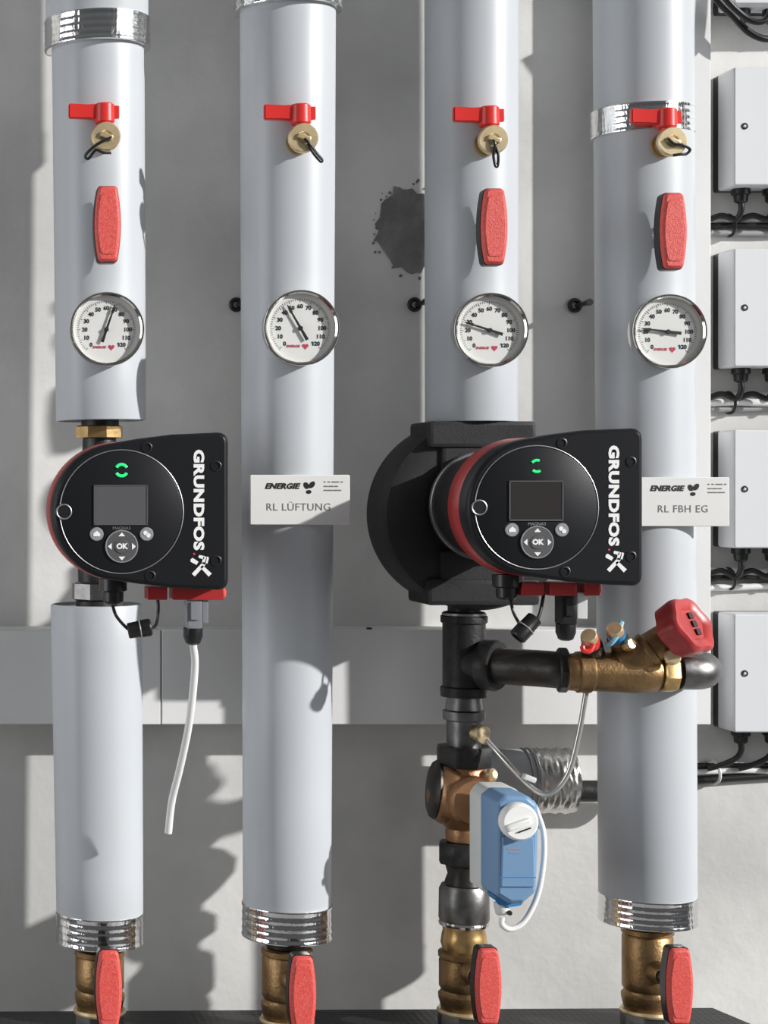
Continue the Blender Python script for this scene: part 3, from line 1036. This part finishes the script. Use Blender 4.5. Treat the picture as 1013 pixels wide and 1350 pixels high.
e = thing('steel_elbow', 'smooth grey steel elbow at the right end of the bronze valve', 'fitting', (853, yb, YV - 4))
pts = []
for k in range(13):
    a = k / 12 * PI / 2
    pts.append(loc(e, 864 + 24 * math.sin(a), yb, YV - 4 + 26 * (1 - math.cos(a))))
pts = [loc(e, 849, yb, YV - 4)] + pts + [loc(e, 888, yb, -52)]
MB().tube(pts, 23, seg=36, smooth=False).build('elbow_bend', 'steel', e)

# nipple and union under the tee
nn = thing('threaded_nipple', 'short steel nipple between the black tee and the black union nut', 'fitting', (XC, 984, 0))
MB().rev([(0, 18), (0, 22), (34, 22.5), (36, 27), (47, 27.5), (49, 24), (66, 22), (66, 16)]).build('nipple_body', 'steel', nn)
MB().rev([(0, 6), (0, 9), (9, 9), (10, 12), (17, 12), (19, 9), (19, 0)], o=(8, -18, 20), d=(0.45, -0.85, 0), seg=10).build('sensor_pocket', 'brass_pale', nn)

mv = thing('mixing_valve', 'round-bellied bronze mixing valve behind the blue actuator', 'valve', (XC, 1109, 0))
def z(y):
    return 1109 - y
MB().rev([(z(1010), 20), (z(1010), 34), (z(1006), 36), (z(986), 36), (z(983), 34), (z(983), 20)], seg=8, rot=0.2).build('union_nut', 'ironblack', mv)
prof = [(z(1108), 18), (z(1108), 23), (z(1098), 24), (z(1092), 23), (z(1085), 30), (z(1075), 38), (z(1060), 47), (z(1045), 48),
        (z(1030), 41), (z(1020), 32), (z(1014), 29), (z(1009), 29), (z(1009), 18)]
b = MB().rev(prof, seg=44)
b.rev([(0, 40), (16, 43), (28, 42), (35, 38), (37, 34)], o=(0, 0, z(1047)), d=(-1, 0.12, 0.10), seg=36)
b.rev([(0, 30), (20, 33), (44, 32), (50, 28)], o=(0, 0, z(1050)), d=(0, -1, 0), seg=36)
b.build('valve_body', 'redbronze', mv)
MB().rev([(34, 30), (34, 38), (37, 39.5), (42, 36), (45, 29), (46, 0)], o=(0, 0, z(1045)), d=(-1, 0.12, 0.10), seg=36).build('blind_cap', 'pipeblack', mv)
MB().rev([(0, 0), (0, 8), (5, 8), (8, 5), (8, 0)], o=(26, -28, z(1017)), d=(0.5, -0.8, 0.2), seg=16).build('vent_plug', 'brass_pale', mv)

lu = thing('lower_union', 'dark union nut and steel coupling below the bronze mixing valve', 'fitting', (XC, 1253, 0))
def z2(y):
    return 1253 - y
MB().rev([(z2(1138), 20), (z2(1138), 32), (z2(1134), 34), (z2(1114), 34), (z2(1110), 31), (z2(1109), 20)], seg=8, rot=0.1).build('union_nut', 'ironblack', lu)
MB().rev([(z2(1170), 20), (z2(1170), 26), (z2(1160), 24), (z2(1152), 21), (z2(1140), 24), (z2(1138), 18)]).build('reducer', 'pipeblack', lu)
MB().rev([(z2(1214), 24), (z2(1214), 31), (z2(1210), 32.5), (z2(1172), 32), (z2(1166), 29), (z2(1164), 20)], seg=40).build('steel_coupling', 'steel', lu)
MB().rev([(z2(1219), 22), (z2(1219), 31.5), (z2(1216), 32.5), (z2(1213), 31)], seg=40).build('bright_ring', 'chrome', lu)
MB().rev([(z2(1253), 18), (z2(1253), 27), (z2(1243), 30), (z2(1232), 28.5), (z2(1226), 27), (z2(1218), 28), (z2(1218), 18)], seg=40).build('brass_tail', 'brass', lu)

# actuator on the mixing valve
ac = thing('valve_actuator', 'blue and grey valve actuator with round white knob', 'actuator', (622, 1085, -50))
def A_(x, y, Y):
    return loc(ac, x, y, Y)
side = rounded([(597 - 622, -62), (604 - 622, -66), (640 - 622, -66), (648 - 622, -52), (652 - 622, 52), (640 - 622, 66), (606 - 622, 66), (597 - 622, 54)], [5, 4, 4, 6, 8, 12, 12, 8], 5)
MB().prism([(x, zz) for x, zz in side], -10, -70, ch=2, ch_back=14).build('rear_housing', 'lightgrey', ac)
front = rounded([(-25, -56), (-8, -66), (8, -66), (24.5, -52), (26, -20), (28, 40), (26, 56), (14, 66), (-14, 67), (-25, 58)], [4, 4, 4, 8, 6, 10, 10, 10, 10, 6], 5)
fo = MB().prism(front, -70, -130, ch=5)
fr_ = fo.build('front_cover', 'blue', ac)
low = rounded([(-20, -45), (21, -45), (21, -20), (20, 16), (-18, 16)], 2, 3)
MB().prism(low, -129, -132.5, ch=1.2).build('raised_panel', 'blue', fr_)
MB().box((0.5, -131.5, -33), (44, 2.2, 1.2)).build('panel_groove', 'bluedeep', fr_)
fp = MB()
fp.box((-5, -132.8, 2), (16, 0.5, 1.0)); fp.box((-4, -132.8, -3), (12, 0.5, 0.9))
fp.build('fine_print', 'orangeink', fr_)
kc = A_(*un(684, 1083, -188), -188)
kb = MB().rev([(-6, 0), (-6, 23), (2, 23), (6, 22), (8, 20), (8, 0)], o=kc, d=(0, -1, 0), seg=44).build('round_knob', 'dial', ac)
rot = Matrix.Rotation(math.radians(-20), 3, 'Y')
MB().box(kc + Vector((-3, -11, -2)), (30, 8, 9), 3, rot).build('pointer_ridge', 'dial', kb)
MB().box(kc + Vector((4, -9.2, -9)), (17, 1.2, 1.6), 0, rot).build('pointer_slot', 'ink', kb)
clip = MB().prism(rounded([(-20, -62), (16, -62), (10, -70), (-2, -72), (-16, -69)], 2, 3), -74, -112, ch=2).build('cable_clip', 'bluedeep', ac)
pk = A_(*un(660, 1201, -150), -150)
MB().rev([(0, 8), (2, 9), (14, 9), (16, 7), (16, 0)], o=pk + Vector((0, 0, 12)), d=(0.2, -0.1, -1), seg=20).build('cable_entry', 'lightgrey', ac)
pe = pk + Vector((8, -2, 0))
MB().prism(circle(3, 14, pe.x, pe.z), pe.y - 6, pe.y - 10).build('entry_screw', 'ink', ac)
cb = thing('actuator_cable', 'thin white cable looping round the blue actuator', 'cable', (640, 1160, -150))
MB().tube([lpx(cb, 662, 1209, -150), lpx(cb, 662, 1219, -150), lpx(cb, 674, 1225, -148), lpx(cb, 692, 1214, -145), lpx(cb, 709, 1180, -140), lpx(cb, 717, 1135, -135),
           lpx(cb, 717, 1100, -128), lpx(cb, 711, 1078, -116), lpx(cb, 703, 1060, -100), lpx(cb, 694, 1056, -80)], 3.6, seg=12).build('sheath', 'whitecable', cb)

# capillary tube with small clip
ct = thing('capillary_tube', 'thin silvery tube looping from the black union nut to the bronze valve', 'tube', (640, 980, -30))
MB().tube([lpx(ct, 640, 974, -30), lpx(ct, 660, 996, -50), lpx(ct, 690, 1028, -72), lpx(ct, 712, 1045, -84), lpx(ct, 730, 1044, -92), lpx(ct, 750, 1018, -98),
           lpx(ct, 764, 965, -103), lpx(ct, 771, 925, -106), lpx(ct, 774, 908, -106)], 3.4, seg=12).build('tube', 'clear', ct)
MB().box(lpx(ct, 698, 1026, -78), (16, 12, 7), 2, Matrix.Rotation(math.radians(20), 3, 'Y')).build('tube_clip', 'lightgrey', ct)

# ------------------------------------------------------------------ horizontal lagged pipe behind
hp = thing('lagged_pipe', 'grey horizontal lagged pipe with crinkled foil end, behind the blue actuator', 'pipe', (760, 1054, 150))
def H(px, py):
    return lpx(hp, px, py, 150)
MB().rev([(0, 20), (0, 42), (2, 44), (118, 44), (120, 42)], o=H(594, 1029), d=(1, 0, 0), seg=56).build('jacket', 'jacket', hp)
fl = MB()
bm = fl.bm
rings = []
o = H(700, 1029)
for k in range(25):
    tt = k * 2.3
    ring = []
    for j in range(64):
        a = 2 * PI * j / 64
        rr = 44.6 + 0.8 * math.sin(k * 1.9 + 1.5 * math.sin(3 * a)) + 0.9 * math.sin(7 * a + k) + random.uniform(-0.5, 0.5)
        ring.append(bm.verts.new(o + Vector((tt, rr * math.cos(a), rr * math.sin(a)))))
    rings.append(ring)
for A, B in zip(rings, rings[1:]):
    for j in range(64):
        bm.faces.new((A[j], A[(j + 1) % 64], B[(j + 1) % 64], B[j]))
bm.faces.new(rings[0]); bm.faces.new(rings[-1])
fl.build('foil_wrap', 'foil', hp)
for px in (690, 697):
    MB().torus(H(px, 1029), 44.6, 1.4, d=(1, 0, 0), seg=56, s2=8).build('wire_tie', 'silver', hp)
MB().cyl(H(700, 1043), H(880, 1043), 15).build('inner_pipe', 'ironblack', hp)

# ------------------------------------------------------------------ junction boxes on the right
def jbox(at, label):
    r = thing('junction_box', label, 'box', at, 'grey wall boxes')
    W_, H_ = 190, 165
    poly = rounded([(0, -H_ / 2), (W_, -H_ / 2), (W_, H_ / 2), (0, H_ / 2)], 4, 4)
    MB().prism([(x, zz) for x, zz in poly], WALL, 190).build('gap_shade', 'black', r)  # black slab stands in for the shade between box and wall
    c = MB().prism(poly, 189.9, 140, ch=2.0).build('cover', 'box', r)
    for sx in (16, W_ - 16):
        s = MB().rev([(-1, 0), (-1, 4.6), (0.8, 4.6), (1.2, 3.6), (0.6, 2.6), (0.6, 0)], o=(sx - 1, 140, 0), d=(0, -1, 0), seg=24)
        s.build('cover_screw', 'ironblack', c)
        MB().rev([(0, 0), (0, 2.2), (1, 1.8), (1, 0)], o=(sx - 1, 139.5, 0), d=(0, -1, 0), seg=16).build('screw_slot', 'lightgrey', c)
    MB().box((W_ / 2 + 24, 139.9, 0), (W_ - 60, 0.8, 0.8)).build('cover_line', 'lightgrey', c)
    for k in range(4):
        gx = 24 + 44 * k
        MB().rev([(0, 12), (1, 13), (8, 13), (9, 10), (18, 9), (20, 6)], o=(gx, 172, -H_ / 2), d=(0, 0, -1), seg=10).build('cable_gland', 'black', r)
    return r
BOX_X = 1031
b1 = jbox((BOX_X, -114, 0), 'topmost grey wall box, cut off by the upper picture edge')
for yy, lb in ((139, 'grey wall box level with the red levers, right picture edge'),
               (392, 'grey wall box level with the thermometers, right picture edge'),
               (645, 'grey wall box beside the white sign RL FBH EG'),
               (902, 'lowest grey wall box, just right of the red handwheel')):
    dup(b1, (BOX_X, yy, 0), lb)

# cable runs under each box
def run(y, idx, label):
    r = thing('cable_run', label, 'cable bundle', (1140, y, 190), 'cable runs under the wall boxes')
    dz = {0: ((0, 'cable', 4.2), (7.5, 'whitecable', 4.5), (-9, 'greycable', 5)), 1: ((0, 'whitecable', 5.5), (12, 'whitecable', 5), (-9, 'greycable', 5)),
          2: ((0, 'cable', 4.2), (10, 'whitecable', 6), (-12, 'whitecable', 5)), 3: ((0, 'whitecable', 4), (-9, 'cable', 6), (9, 'cable', 4.5))}[idx]
    for k, (zz, m, rad) in enumerate(dz):
        pts = []
        for j in range(7):
            x = 940 + 65 * j if idx == 3 else 1001 + 56 * j
            wob = random.uniform(-2, 2) + (0.05 * (x - 1060) * (1 if k == 1 else 0.3) if idx == 3 else 0)
            pts.append(loc(r, x, y - zz - wob, WALL - rad - 0.6 - 5 * (k == 0)))
        MB().tube(pts, rad, seg=10, n=5).build('cable', m, r)
    tie = MB().torus(loc(r, 1050 if idx != 3 else 1027, y, WALL - 8), 15 if idx != 3 else 17, 2.2, d=(1, 0.2, 0.1), seg=24, s2=6)
    tie.build('cable_tie', 'whitecable' if idx == 3 else 'black', r)
    # drops from the box above
    yb_ = {0: 221, 1: 475, 2: 727, 3: 984}[idx] + 18
    for k in range(4):
        gx = BOX_X + 24 + 44 * k
        w_ = -1 if idx != 2 else (-0.6 if k == 0 else 1)
        pts = [loc(r, gx, yb_, 172), loc(r, gx + 1, yb_ + 12, 173), loc(r, gx - 4 * 1, yb_ + 24, 178), loc(r, gx - 22, y - 12, 184), loc(r, gx - 40, y - 6, 188)]
        MB().tube(pts, 4.2, seg=10, n=6).build('drop_cable', 'cable', r)
    return r
for idx, (py, lb) in enumerate(((297, 'black and grey cable bundle under the box level with the red levers'),
                                (531, 'white cable bundle with black tie under the box level with the thermometers'),
                                (763, 'white and black cables on the wall just above the red handwheel'),
                                (1018, 'dark cable bundle with white tie under the lowest wall box'))):
    run(un(0, py, 196)[1], idx, lb)

# loose black cables in the top right corner
lc = thing('loose_cable', 'lower of the two thick black cables sagging in the top right corner', 'cable', (1060, 0, 112))
MB().tube([lpx(lc, p[0], p[1], p[2]) for p in ((905, -50, 112), (948, 2, 112), (968, 22, 112), (985, 40, 112), (1003, 50, 112), (1020, 50, 114), (1050, 38, 118), (1085, 5, 120), (1110, -40, 120))], 5, seg=12).build('sheath', 'cable', lc)
lc = thing('loose_cable', 'upper of the two thick black cables sagging in the top right corner', 'cable', (1060, -10, 89))
MB().tube([lpx(lc, p[0], p[1], p[2]) for p in ((930, -40, 89), (957, -2, 89), (972, 14, 90), (985, 24, 91), (998, 29, 91), (1010, 26, 91), (1018, 10, 91), (1022, -20, 91), (1024, -50, 91))], 4.4, seg=12).build('sheath', 'cable', lc)

# anchor bolts in the upper wall
def bolt(px, py, out, label):
    x, y = un(px, py, UPPER)
    r = thing('wall_anchor', label, 'bolt', (x, y, UPPER), 'anchor bolts in the concrete wall')
    MB().torus((0, -4, 0), 7.5, 3.2, d=(0, 1, 0), seg=28, s2=10).build('collar', 'black', r)
    MB().cyl((0, 0, 0), (0, -2, 0), 6.5).build('plug', 'lightgrey', r)
    MB().rev([(0, 3.6), (out - 3, 3.6), (out - 3, 5.2), (out, 4.8), (out, 0)], d=(0, -1, 0), o=(4, 0, 0), seg=16).build('bolt_shank', 'black', r)
bolt(546, 402, 48, 'black anchor bolt in the wall left of the pipe above the right pump')
bolt(757, 403, 52, 'black anchor bolt in the wall strip between third and rightmost pipe')
bolt(311, 402, 30, 'black anchor bolt peeping out left of the second pipe')

for o in bpy.data.objects:
    if 'unit_at' in o:
        del o['unit_at']
